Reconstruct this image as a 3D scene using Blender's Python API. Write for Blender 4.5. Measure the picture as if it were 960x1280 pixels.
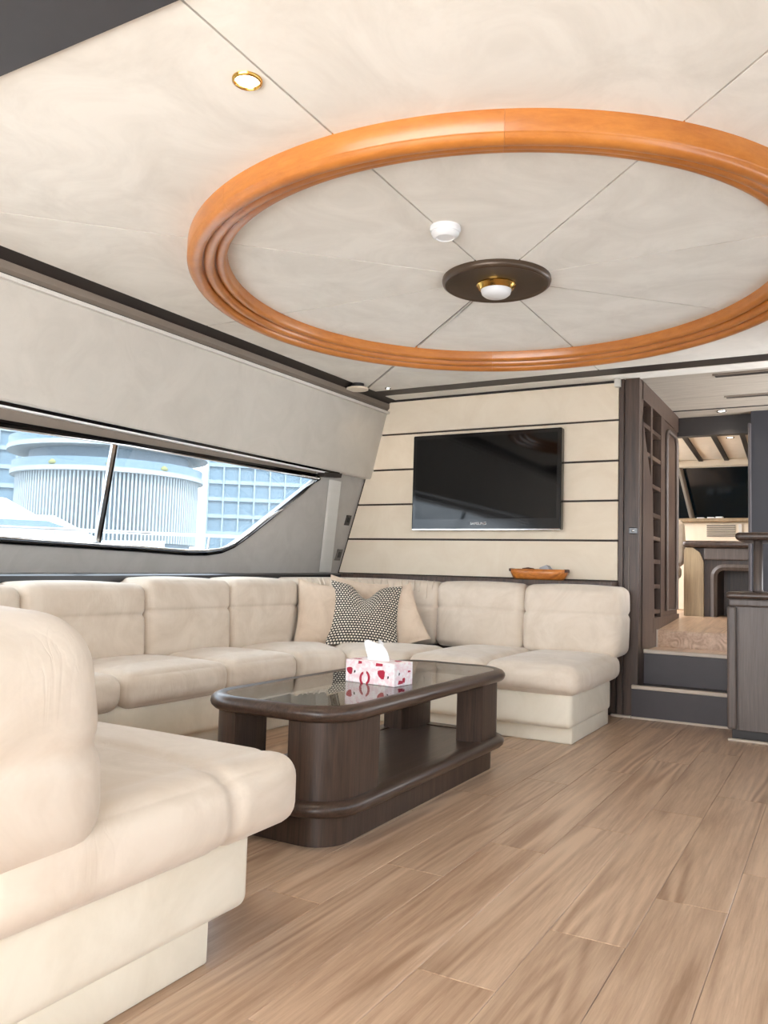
import bpy, bmesh, math, random
from mathutils import Vector, Matrix
random.seed(7)
for _o in list(bpy.data.objects): bpy.data.objects.remove(_o)
scene = bpy.context.scene
COL = scene.collection

# ------------------------------------------------------------------ camera
cam_d = bpy.data.cameras.new('camera'); cam = bpy.data.objects.new('camera', cam_d); COL.objects.link(cam)
cam_d.sensor_fit = 'VERTICAL'; cam_d.sensor_height = 36.0; cam_d.lens = 1017.0/1280*36.0
cam_d.clip_start = 0.02; cam_d.clip_end = 800
RT = Vector((0.8716444728870171, 0.4892702283863576, 0.029164301813615928))
DN = Vector((-0.011154518685066575, 0.07928836995977608, -0.9967893112900168))
FW = Vector((-0.49001172393976317, 0.8685205800692826, 0.07456884334424223))
cam.matrix_world = Matrix(((RT.x, -DN.x, -FW.x, 0), (RT.y, -DN.y, -FW.y, 0), (RT.z, -DN.z, -FW.z, .85), (0, 0, 0, 1)))
scene.camera = cam

# ------------------------------------------------------------------ world, sun, exposure
world = bpy.data.worlds.new('sky'); scene.world = world; world.use_nodes = True
_bg = world.node_tree.nodes['Background']; _bg.inputs[0].default_value = (.95, .97, 1.0, 1); _bg.inputs[1].default_value = 4.2
sun_d = bpy.data.lights.new('sun_offscreen', 'SUN'); sun_d.energy = 5.0; sun_d.angle = .02; sun_d.color = (1, .95, .87)
sun = bpy.data.objects.new('sun_offscreen', sun_d); COL.objects.link(sun)
sun.rotation_euler = Vector((-.45, .45, -.77)).to_track_quat('-Z', 'Y').to_euler()
vs = scene.view_settings
scene.display_settings.display_device = 'sRGB'
vs.view_transform = 'Standard'; vs.look = 'None'; vs.gamma = 1.0; vs.use_curve_mapping = False; vs.exposure = 1.52

# ------------------------------------------------------------------ materials
def srgb(r, g, b):
    f = lambda c: (c/255/12.92) if c/255 <= .04045 else ((c/255+.055)/1.055)**2.4
    return (f(r), f(g), f(b), 1)
MATS = {}
def new_mat(name):
    m = bpy.data.materials.new(name); m.use_nodes = True; MATS[name] = m
    nt = m.node_tree; b = nt.nodes['Principled BSDF']
    return m, nt, b
def setp(b, **k):
    names = dict(rough='Roughness', metal='Metallic', spec='Specular IOR Level', coat='Coat Weight', coatr='Coat Roughness', trans='Transmission Weight', ior='IOR', sheen='Sheen Weight', alpha='Alpha')
    for a, v in k.items():
        if names[a] in b.inputs: b.inputs[names[a]].default_value = v
def coords(nt, scale, rand=0.0):
    tc = nt.nodes.new('ShaderNodeTexCoord'); mp = nt.nodes.new('ShaderNodeMapping')
    mp.inputs['Scale'].default_value = scale
    if rand:
        oi = nt.nodes.new('ShaderNodeObjectInfo'); mu = nt.nodes.new('ShaderNodeMath'); mu.operation = 'MULTIPLY'; mu.inputs[1].default_value = rand
        nt.links.new(oi.outputs['Random'], mu.inputs[0])
        ad = nt.nodes.new('ShaderNodeVectorMath'); ad.operation = 'ADD'
        nt.links.new(tc.outputs['Object'], ad.inputs[0]); nt.links.new(mu.outputs[0], ad.inputs[1])
        nt.links.new(ad.outputs[0], mp.inputs['Vector'])
    else:
        nt.links.new(tc.outputs['Object'], mp.inputs['Vector'])
    return mp.outputs['Vector']
def ramp(nt, fac, stops):
    r = nt.nodes.new('ShaderNodeValToRGB'); e = r.color_ramp.elements
    while len(e) < len(stops): e.new(.5)
    for i, (p, c) in enumerate(stops): e[i].position = p; e[i].color = c
    nt.links.new(fac, r.inputs[0]); return r.outputs[0]
def noise(nt, vec, scale, detail=4, rough=.6, dist=0):
    n = nt.nodes.new('ShaderNodeTexNoise'); n.inputs['Scale'].default_value = scale; n.inputs['Detail'].default_value = detail
    n.inputs['Roughness'].default_value = rough; n.inputs['Distortion'].default_value = dist
    nt.links.new(vec, n.inputs['Vector']); return n.outputs['Fac']
def bump(nt, b, h, strength, dist=.01):
    bp = nt.nodes.new('ShaderNodeBump'); bp.inputs['Strength'].default_value = strength; bp.inputs['Distance'].default_value = dist
    nt.links.new(h, bp.inputs['Height']); nt.links.new(bp.outputs[0], b.inputs['Normal'])
def plain(name, col, rough=.5, ns=14, **k):
    m, nt, b = new_mat(name)
    v = coords(nt, (1, 1, 1)); f = noise(nt, v, ns, 3)
    c2 = tuple(min(1, x*.92) for x in col[:3]) + (1,)
    nt.links.new(ramp(nt, f, [(.3, c2), (.7, col)]), b.inputs['Base Color'])
    setp(b, rough=rough, **k); return m
def suede(name, c1, c2, scale=5, bstr=.25, rough=.85, wrinkle=0.0):
    m, nt, b = new_mat(name)
    v = coords(nt, (1, 1, 1), 9.0)
    f = noise(nt, v, scale, 5, .65, 1.2); f2 = noise(nt, v, scale*34, 2)
    col = ramp(nt, f, [(.32, c1), (.62, c2)])
    nt.links.new(col, b.inputs['Base Color'])
    mx = nt.nodes.new('ShaderNodeMath'); mx.operation = 'MULTIPLY_ADD'; mx.inputs[1].default_value = .06
    nt.links.new(f2, mx.inputs[0]); nt.links.new(noise(nt, v, scale*1.6, 3, .5, .8), mx.inputs[2])
    h = mx.outputs[0]
    if wrinkle:     # short pull creases in patches
        wv = coords(nt, (30, 30, 4), 9.0); wn = noise(nt, wv, 1.0, 2, .5, .6)
        rg_ = ramp(nt, wn, [(.40, (1, 1, 1, 1)), (.48, (0, 0, 0, 1)), (.56, (1, 1, 1, 1))] )
        pm = ramp(nt, noise(nt, v, 3.1, 1), [(.52, (0, 0, 0, 1)), (.66, (wrinkle, wrinkle, wrinkle, 1))])
        mm = nt.nodes.new('ShaderNodeMath'); mm.operation = 'MULTIPLY'; nt.links.new(rg_, mm.inputs[0]); nt.links.new(pm, mm.inputs[1])
        sb = nt.nodes.new('ShaderNodeMath'); sb.operation = 'ADD'; nt.links.new(h, sb.inputs[0]); nt.links.new(mm.outputs[0], sb.inputs[1]); h = sb.outputs[0]
    bump(nt, b, h, bstr, .02)
    setp(b, rough=rough, spec=.25, sheen=.25); return m
def wood(name, dark, light, grain=(14, 1.2, 14), rough=.4, rings=.25, rand=40, coat=0, bstr=.08, tone=None):
    """streaked wood: fine stretched pores, broad tone drift and patches of cathedral figure"""
    m, nt, b = new_mat(name)
    v = coords(nt, grain, rand)
    f = noise(nt, v, 5.0, 6, .7, .25); broad = noise(nt, v, .9, 3, .5, .3)
    sm = nt.nodes.new('ShaderNodeMapping'); sm.inputs['Scale'].default_value = (.5, .5, .5); nt.links.new(v, sm.inputs['Vector'])
    cn = noise(nt, sm.outputs[0], 1.0, 1.2, .35, .15)
    w1 = nt.nodes.new('ShaderNodeMath'); w1.operation = 'MULTIPLY'; w1.inputs[1].default_value = 75; nt.links.new(cn, w1.inputs[0])
    w2 = nt.nodes.new('ShaderNodeMath'); w2.operation = 'SINE'; nt.links.new(w1.outputs[0], w2.inputs[0])
    w = nt.nodes.new('ShaderNodeMath'); w.operation = 'MULTIPLY_ADD'; w.inputs[1].default_value = .3; w.inputs[2].default_value = .42; nt.links.new(w2.outputs[0], w.inputs[0])
    msk = ramp(nt, noise(nt, v, .55, 1, .5), [(.48, (0, 0, 0, 1)), (.66, (rings, rings, rings, 1))])
    a1 = nt.nodes.new('ShaderNodeMix'); a1.data_type = 'FLOAT'; a1.inputs[0].default_value = .45
    nt.links.new(f, a1.inputs[2]); nt.links.new(broad, a1.inputs[3])
    mx = nt.nodes.new('ShaderNodeMix'); mx.data_type = 'FLOAT'
    nt.links.new(msk, mx.inputs[0]); nt.links.new(a1.outputs[0], mx.inputs[2]); nt.links.new(w.outputs[0], mx.inputs[3])
    col = ramp(nt, mx.outputs[0], [(.33, dark), (.62, light)])
    if tone:
        oi = nt.nodes.new('ShaderNodeObjectInfo')
        t = ramp(nt, oi.outputs['Random'], [(0, (tone[0],)*3+(1,)), (1, (tone[1],)*3+(1,))])
        m2 = nt.nodes.new('ShaderNodeMix'); m2.data_type = 'RGBA'; m2.blend_type = 'MULTIPLY'; m2.inputs[0].default_value = 1
        nt.links.new(col, m2.inputs[6]); nt.links.new(t, m2.inputs[7]); col = m2.outputs[2]
    nt.links.new(col, b.inputs['Base Color'])
    if bstr: bump(nt, b, f, bstr, .004)
    setp(b, rough=rough, coat=coat, coatr=.15); return m

suede('sofa', srgb(208, 192, 173), srgb(222, 208, 191), 4, .12, .85, .22)
suede('sofa_base', srgb(220, 210, 190), srgb(232, 223, 205), 3, .06)
suede('beige_pillow', srgb(205, 183, 160), srgb(218, 198, 176), 6, .15)
suede('ceiling_suede', srgb(216, 209, 197), srgb(231, 225, 214), 2.6, .03, .75)
suede('wall_cream', srgb(226, 210, 187), srgb(233, 219, 198), 3, .03, .8)
suede('wall_grey', srgb(176, 172, 166), srgb(186, 182, 176), 4, .03, .8)
suede('valance_grey', srgb(190, 184, 174), srgb(198, 192, 182), 4, .02, .8)
wood('floor_oak', srgb(156, 123, 97), srgb(211, 180, 151), (15, .7, 15), .34, .42, 37, .1, .04, (.92, 1.04))
wood('dark_wood', srgb(44, 33, 27), srgb(84, 65, 54), (40, 40, 1.6), .42, .2, 11, 0, .05)
wood('dark_wood_y', srgb(44, 33, 27), srgb(84, 65, 54), (40, 1.6, 40), .33, .2, 11, .05, .04)
wood('cab_wood', srgb(70, 60, 55), srgb(100, 88, 81), (40, 40, 1.4), .45, .15, 11, 0, .04)
wood('orange_wood', srgb(170, 100, 40), srgb(196, 124, 56), (3, 3, 12), .3, 0, 23, .25, .01)
wood('bowl_wood', srgb(140, 74, 24), srgb(212, 132, 56), (6, 20, 26), .35, .5, 5, .2, .02)
wood('tan_wood', srgb(128, 108, 82), srgb(166, 144, 112), (30, 30, 1.5), .45, .2, 5, 0, .03)
wood('corridor_ceiling_mat', srgb(158, 148, 134), srgb(190, 180, 166), (1.5, 24, 3), .6, 0, 3, 0, .03)
plain('dark_trim', srgb(40, 33, 30), .5)
plain('taupe_trim', srgb(128, 116, 104), .5)
plain('groove', srgb(52, 38, 28), .6)
plain('black_gloss', srgb(10, 10, 12), .12)
plain('screen', srgb(4, 5, 6), .05, spec=.35)
plain('black', srgb(14, 14, 16), .5)
plain('sill_black', srgb(20, 20, 24), .28)
plain('header_grey', srgb(62, 60, 62), .55)
plain('navy_panel', srgb(32, 31, 37), .5)
plain('riser_grey', srgb(66, 60, 62), .5)
plain('nosing', srgb(196, 182, 166), .4)
plain('chrome', srgb(215, 215, 215), .12, metal=1.0)
plain('brass', srgb(214, 170, 90), .2, metal=1.0)
plain('plate_brown', srgb(82, 66, 52), .35, metal=.35)
plain('white_plastic', srgb(232, 232, 232), .4)
plain('white_fabric', srgb(216, 212, 204), .9)
plain('tissue', srgb(245, 247, 248), .9)
plain('paper_grey', srgb(170, 172, 176), .7)
plain('leaf_brown', srgb(70, 36, 22), .6)
plain('gelcoat', srgb(240, 240, 240), .3, ns=.15)
plain('yacht_glass', srgb(70, 90, 104), .1, ns=.15)
plain('switch_dark', srgb(52, 48, 46), .4)
plain('switch_grey', srgb(110, 104, 98), .45)
plain('water', srgb(90, 120, 130), .08, ns=.15)
plain('quay', srgb(140, 140, 136), .8, ns=.15)
plain('windshield_dark', srgb(6, 20, 28), .15)
plain('red_tail', srgb(178, 30, 60), .5)
plain('fin_white', srgb(140, 148, 152), .7, ns=.15)
plain('drum_blue', srgb(66, 86, 100), .5, ns=.15)
plain('terrace', srgb(134, 142, 147), .7, ns=.15)
plain('tower_glass', srgb(84, 106, 120), .5, ns=.15)
plain('tower_band', srgb(122, 136, 145), .7, ns=.15)
plain('foliage', srgb(120, 122, 70), .9)
def glass_mat(name, tint, haze=0.0, rough=0.0, ior=1.45):
    m = bpy.data.materials.new(name); m.use_nodes = True; nt = m.node_tree; nt.nodes.clear(); MATS[name] = m
    out = nt.nodes.new('ShaderNodeOutputMaterial'); tr = nt.nodes.new('ShaderNodeBsdfTransparent'); gl = nt.nodes.new('ShaderNodeBsdfGlossy')
    tr.inputs[0].default_value = tint; gl.inputs['Roughness'].default_value = rough
    fr = nt.nodes.new('ShaderNodeFresnel'); fr.inputs[0].default_value = ior
    ge = nt.nodes.new('ShaderNodeNewGeometry'); iv = nt.nodes.new('ShaderNodeMath'); iv.operation = 'SUBTRACT'; iv.inputs[0].default_value = 1; nt.links.new(ge.outputs['Backfacing'], iv.inputs[1])
    mu = nt.nodes.new('ShaderNodeMath'); mu.operation = 'MULTIPLY'; nt.links.new(fr.outputs[0], mu.inputs[0]); nt.links.new(iv.outputs[0], mu.inputs[1])
    mx = nt.nodes.new('ShaderNodeMixShader'); nt.links.new(mu.outputs[0], mx.inputs[0]); nt.links.new(tr.outputs[0], mx.inputs[1]); nt.links.new(gl.outputs[0], mx.inputs[2])
    last = mx
    if haze:
        tl = nt.nodes.new('ShaderNodeBsdfTranslucent'); tl.inputs[0].default_value = (.85, .93, 1, 1)
        m2 = nt.nodes.new('ShaderNodeMixShader'); m2.inputs[0].default_value = haze
        nt.links.new(mx.outputs[0], m2.inputs[1]); nt.links.new(tl.outputs[0], m2.inputs[2]); last = m2
    nt.links.new(last.outputs[0], out.inputs[0]); return m
glass_mat('window_glass', (.93, .97, 1, 1), .02)
glass_mat('tinted_glass', (.58, .62, .65, 1), .02)
glass_mat('table_glass', (.62, .62, .60, 1), 0, 0, 1.7)
def emit_mat(name, col, s):
    m, nt, b = new_mat(name); b.inputs['Base Color'].default_value = col
    b.inputs['Emission Color'].default_value = col; b.inputs['Emission Strength'].default_value = s; return m
emit_mat('lamp_warm', (1, .82, .55, 1), 6); emit_mat('lamp_white', (1, .95, .88, 1), 5)
plain('diffuser', srgb(226, 226, 226), .35)
def knit():
    m, nt, b = new_mat('houndstooth')
    tc = nt.nodes.new('ShaderNodeTexCoord'); mp = nt.nodes.new('ShaderNodeMapping'); nt.links.new(tc.outputs['UV'], mp.inputs['Vector'])
    mp.inputs['Scale'].default_value = (27, 27, 1)
    ck = nt.nodes.new('ShaderNodeTexBrick'); nt.links.new(mp.outputs[0], ck.inputs['Vector'])
    ck.inputs['Color1'].default_value = srgb(232, 224, 208); ck.inputs['Color2'].default_value = srgb(214, 204, 188); ck.inputs['Mortar'].default_value = srgb(22, 20, 22)
    ck.inputs['Scale'].default_value = 1; ck.inputs['Mortar Size'].default_value = .22; ck.inputs['Mortar Smooth'].default_value = .2; ck.inputs['Brick Width'].default_value = 1.15; ck.inputs['Row Height'].default_value = 1.0
    nt.links.new(ck.outputs['Color'], b.inputs['Base Color']); setp(b, rough=.9)
    bump(nt, b, ck.outputs['Fac'], -.4, .004)
knit()
def print_mat():
    m, nt, b = new_mat('printed_card')
    v = coords(nt, (1, 1, 1)); f = noise(nt, v, 60, 3, .6)
    nt.links.new(ramp(nt, f, [(.42, srgb(246, 240, 240)), (.6, srgb(240, 214, 218))]), b.inputs['Base Color']); setp(b, rough=.5)
print_mat()

# ------------------------------------------------------------------ mesh helpers
ORG = {}
def obj(name, verts, faces, mat, parent=None, smooth=False, origin=None, uv=None):
    vsn = [Vector(v) for v in verts]
    if origin is None:
        xs = [v.x for v in vsn]; ys = [v.y for v in vsn]; zs = [v.z for v in vsn]
        origin = Vector(((min(xs)+max(xs))/2, (min(ys)+max(ys))/2, min(zs)))
    origin = Vector(origin)
    me = bpy.data.meshes.new(name); me.from_pydata([v-origin for v in vsn], [], faces); me.validate()
    bm = bmesh.new(); bm.from_mesh(me); bmesh.ops.recalc_face_normals(bm, faces=bm.faces); bm.to_mesh(me); bm.free()
    if uv:
        l = me.uv_layers.new(name='uv')
        for p in me.polygons:
            for li in p.loop_indices: l.data[li].uv = uv[me.loops[li].vertex_index]
    if smooth:
        for p in me.polygons: p.use_smooth = True
    if mat: me.materials.append(MATS[mat])
    o = bpy.data.objects.new(name, me); COL.objects.link(o); ORG[o.name] = origin
    if parent: o.parent = parent; o.location = origin-ORG[parent.name]
    else: o.location = origin
    return o
def thing(name, loc, label, cat, group=None):
    o = bpy.data.objects.new(name, None); COL.objects.link(o); o.location = loc; ORG[o.name] = Vector(loc); o.empty_display_size = .1
    return tag(o, label, cat, group)
def tag(o, label, cat, group=None):
    o['label'] = label; o['category'] = cat
    if group: o['group'] = group
    return o
def struct(o, label=None):
    o['kind'] = 'structure'
    if label: o['label'] = label
    return o
class MB:
    def __init__(s): s.v = []; s.f = []
    def add(s, v, f):
        k = len(s.v); s.v += [tuple(p) for p in v]; s.f += [tuple(i+k for i in q) for q in f]; return s
    def box(s, x0, x1, y0, y1, z0, z1, bev=0, seg=2):
        if bev:
            bm = bmesh.new(); bmesh.ops.create_cube(bm, size=1)
            for v in bm.verts: v.co = Vector(((x0+x1)/2+v.co.x*(x1-x0), (y0+y1)/2+v.co.y*(y1-y0), (z0+z1)/2+v.co.z*(z1-z0)))
            bmesh.ops.bevel(bm, geom=bm.edges[:], offset=bev, segments=seg, affect='EDGES', profile=.5)
            bm.verts.index_update()
            s.add([v.co.copy() for v in bm.verts], [[v.index for v in f.verts] for f in bm.faces]); bm.free(); return s
        v = [(x, y, z) for x in (x0, x1) for y in (y0, y1) for z in (z0, z1)]
        return s.add(v, [(0, 1, 3, 2), (4, 6, 7, 5), (0, 4, 5, 1), (2, 3, 7, 6), (0, 2, 6, 4), (1, 5, 7, 3)])
    def prism(s, bottom, top):
        n = len(bottom)
        return s.add(list(bottom)+list(top), [tuple(range(n))[::-1], tuple(range(n, 2*n))]+[(i, (i+1) % n, n+(i+1) % n, n+i) for i in range(n)])
    def lathe(s, prof, c, n=48, a0=0, a1=2*math.pi):
        full = abs(a1-a0-2*math.pi) < 1e-6; m = n if full else n+1; k = len(prof)
        v = [(c[0]+r*math.cos(a0+(a1-a0)*i/n), c[1]+r*math.sin(a0+(a1-a0)*i/n), c[2]+z) for i in range(m) for r, z in prof]
        f = []
        for i in range(n):
            j = (i+1) % m
            for q in range(k-1): f.append((i*k+q, j*k+q, j*k+q+1, i*k+q+1))
        if not full: f += [tuple(range(k)), tuple((m-1)*k+q for q in range(k))[::-1]]
        return s.add(v, f)
    def tube(s, path, r, n=8, closed=False, up=(0, 0, 1), flat=1.0):
        P = [Vector(p) for p in path]; m = len(P); v = []
        for i in range(m):
            a = P[i-1] if (i > 0 or closed) else P[i]; b = P[(i+1) % m] if (i < m-1 or closed) else P[i]
            t = (b-a).normalized(); u = Vector(up); sd = t.cross(u)
            if sd.length < 1e-4: sd = t.cross(Vector((1, 0, 0)))
            sd.normalize(); u2 = sd.cross(t)
            for k in range(n):
                an = 2*math.pi*(k+.5)/n; v.append(P[i]+sd*math.cos(an)*r*flat+u2*math.sin(an)*r)
        f = []
        for i in range(m if closed else m-1):
            j = (i+1) % m
            for k in range(n): f.append((i*n+k, j*n+k, j*n+(k+1) % n, i*n+(k+1) % n))
        if not closed: f += [tuple(range(n))[::-1], tuple((m-1)*n+k for k in range(n))]
        return s.add(v, f)
    def build(s, name, mat, parent=None, smooth=False, origin=None): return obj(name, s.v, s.f, mat, parent, smooth, origin)
def ease(me_obj, ang=40):
    m = me_obj.data
    for p in m.polygons: p.use_smooth = True
    bm = bmesh.new(); bm.from_mesh(m)
    for e in bm.edges:
        if len(e.link_faces) == 2 and e.calc_face_angle(0) > math.radians(ang): e.smooth = False
    bm.to_mesh(m); bm.free(); return me_obj

def grid_pts(size, r, extra=(), n=6):
    p = [0, r*.13, r*.38, r*.7, r] + [r+(size-2*r)*i/n for i in range(1, n)] + [size-r, size-r*.7, size-r*.38, size-r*.13, size]
    for e, w in extra: p += [e-w, e-w*.5, e, e+w*.5, e+w]
    p = sorted(q for q in p if -1e-9 <= q <= size+1e-9); o = [p[0]]
    for q in p[1:]:
        if q-o[-1] > 1e-3: o.append(q)
    return o
def cushion(name, L, D, H, r, fn, mat, parent, puff=.015, seams=(), n=6, wob=0.0):
    """rounded, puffed upholstery block; s along, d depth (0 is the front), z height; seams = (axis, position, depth, width)"""
    ex = {a: [(p, w*2) for (q, p, dp, w) in seams if q == a] for a in range(3)}
    S = (L, D, H); G = [grid_pts(S[a], r, ex[a], n) for a in range(3)]
    idx = {}; V = []; F = []
    def vid(p):
        k = tuple(round(c, 5) for c in p)
        if k in idx: return idx[k]
        c = [min(max(p[a], r), S[a]-r) for a in range(3)]
        d = Vector([p[a]-c[a] for a in range(3)]); nn = d.normalized() if d.length > 0 else Vector((0, 0, 0))
        q = Vector(c)+nn*r
        s = [max(0, 1-abs(2*p[a]/S[a]-1)**2.2) for a in range(3)]
        amt = puff*(nn.x**2*s[1]*s[2]+nn.y**2*s[0]*s[2]+nn.z**2*s[0]*s[1])
        for (a, pos, dp, w) in seams:
            if abs(nn[a]) < .75: amt -= dp*math.exp(-((p[a]-pos)/w)**2)*(1-nn[a]**2)
        if wob: amt += wob*math.sin(p[0]*9+p[1]*4)*math.sin(p[2]*13+p[0]*5)
        q = q+nn*amt
        idx[k] = len(V); V.append(fn(q.x, q.y, q.z)); return idx[k]
    for a in range(3):
        b, c = [(1, 2), (2, 0), (0, 1)][a]
        for side in (0, S[a]):
            for i in range(len(G[b])-1):
                for j in range(len(G[c])-1):
                    q = []
                    for (bb, cc) in ((i, j), (i+1, j), (i+1, j+1), (i, j+1)):
                        p = [0, 0, 0]; p[a] = side; p[b] = G[b][bb]; p[c] = G[c][cc]; q.append(vid(p))
                    if len(set(q)) == 4: F.append(q if side else q[::-1])
    return obj(name, V, F, mat, parent, True)
def straight(P, T, N, lean=0):
    P, T, N = Vector(P), Vector(T), Vector(N)
    return lambda s, d, z: P+T*s+N*(d+lean*z)+Vector((0, 0, z))
def arc(c, R, a0, a1, L, z0, lean=0):
    def fn(s, d, z):
        a = math.radians(a0+(a1-a0)*s/L); q = R+d+lean*z
        return Vector((c[0]+q*math.cos(a), c[1]+q*math.sin(a), z0+z))
    return fn

# ------------------------------------------------------------------ shell: floor of planks
CZ = 2.14            # saloon ceiling height
BW = 5.255           # forward bulkhead plane
def xw(Y, z, off=0.0): return -2.98+.033*(Y-5.255)-.3*(2.073-z)+off
fl = struct(MB().box(-3.6, 1.2, -1.2, 6.85, -.06, -.004).build('floor', 'groove'))
PW, PL = .182, 1.22
plank_mesh = {}
def plank(x, y0, y1):
    L = round(y1-y0, 3); k = L
    if k not in plank_mesh:
        o = MB().box(-PW/2+.0006, PW/2-.0006, 0.0006, L-.0006, -.006, 0, .0012, 1).build('plank', 'floor_oak', origin=(0, 0, 0)); plank_mesh[k] = o.data
    else:
        o = bpy.data.objects.new('plank', plank_mesh[k]); COL.objects.link(o)
    o.parent = fl; o.location = Vector((x, y0, 0))-ORG[fl.name]
i = 0; x = -3.45
while x < 1.1:
    y = -1.15-((i*5) % 7)/7*PL; i += 1
    while y < 5.24:
        a, b = max(y, -1.15), min(y+PL, 5.24)
        if b-a > .05: plank(x, round(a, 2), round(b, 2))
        y += PL
    x += PW

# ------------------------------------------------------------------ ceiling
RC = (-1.30, 3.24); RR = 1.31
ceil = struct(MB().box(-3.15, .75, -.95, BW+.02, CZ+.012, CZ+.06).build('ceiling', 'taupe_trim'))
def ray_poly(c, a, poly):
    d = (math.cos(a), math.sin(a)); best = None
    for i in range(len(poly)):
        p, q = poly[i], poly[(i+1) % len(poly)]; e = (q[0]-p[0], q[1]-p[1]); den = d[0]*e[1]-d[1]*e[0]
        if abs(den) < 1e-9: continue
        w = (p[0]-c[0], p[1]-c[1]); t = (w[0]*e[1]-w[1]*e[0])/den; u = (w[0]*d[1]-w[1]*d[0])/den
        if t > 0 and -1e-6 <= u <= 1+1e-6 and (best is None or t < best): best = t
    return best
YT0, YT1 = 4.955, 5.10
rect = [(xw(1.28, 2.073, .09), 1.285), (.40, 1.285), (.40, YT0), (xw(YT0, 2.073, .09), YT0)]
cang = [math.atan2(p[1]-RC[1], p[0]-RC[0]) for p in rect]
for k in range(8):
    a0 = math.radians(-135+45*k); a1 = a0+math.pi/4; g = .0035
    an = [a0+(a1-a0)*i/12 for i in range(13)]
    for ca in cang:
        for s in (-2*math.pi, 0, 2*math.pi):
            if a0 < ca+s < a1: an.append(ca+s)
    an.sort(); inn, out, i2, o2 = [], [], [], []
    for a in an:
        R1 = ray_poly(RC, a, rect)
        for lst, R in ((inn, RR-.05), (out, R1), (i2, .20), (o2, RR-.1)):
            x = RC[0]+R*math.cos(a); y = RC[1]+R*math.sin(a)
            if a == an[0]: x -= math.sin(a)*g; y += math.cos(a)*g
            if a == an[-1]: x += math.sin(a)*g; y -= math.cos(a)*g
            if a == an[-1] and k == 5: x += math.sin(a)*.010; y -= math.cos(a)*.010
            lst.append((x, y))
    for name, I, O, mt in (('ceiling_panel', inn, out, 'ceiling_suede'), ('ceiling_wedge_panel', i2, o2, 'ceiling_suede')):
        m = MB(); poly = I+O[::-1]
        n = len(I); v = [(p[0], p[1], CZ) for p in poly]+[(p[0], p[1], CZ+.013) for p in poly]; N = len(poly)
        f = [(i, i+1, N-2-i, N-1-i) for i in range(n-1)]+[(N+i, N+i+1, 2*N-2-i, 2*N-1-i) for i in range(n-1)]+[(i, (i+1) % N, N+(i+1) % N, N+i) for i in range(N)]
        m.add(v, f).build(name, mt, ceil)
# strip between the dark band and the bulkhead, dark band, dark aft header
MB().box(-3.0, .7, YT0-.002, YT1, CZ-.001, CZ+.014).build('dark_band', 'dark_trim', ceil)
MB().box(-2.98, .7, YT1, BW, CZ-.004, CZ+.014).build('ceiling_edge_strip', 'ceiling_suede', ceil)
MB().box(.40, .75, 1.285, YT0, CZ-.002, CZ+.014).build('ceiling_side_strip', 'ceiling_suede', ceil)
MB().box(-3.2, .75, -.95, 1.28, CZ-.012, CZ+.014).build('dark_header', 'header_grey', ceil)
struct(MB().box(-3.5, .9, -1.9, -.95, CZ+.0, CZ+.08).build('ceiling_aft_sun_block', 'header_grey'))  # unseen roof added against sun at the doorway, shortened so the deck bounces light

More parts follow.
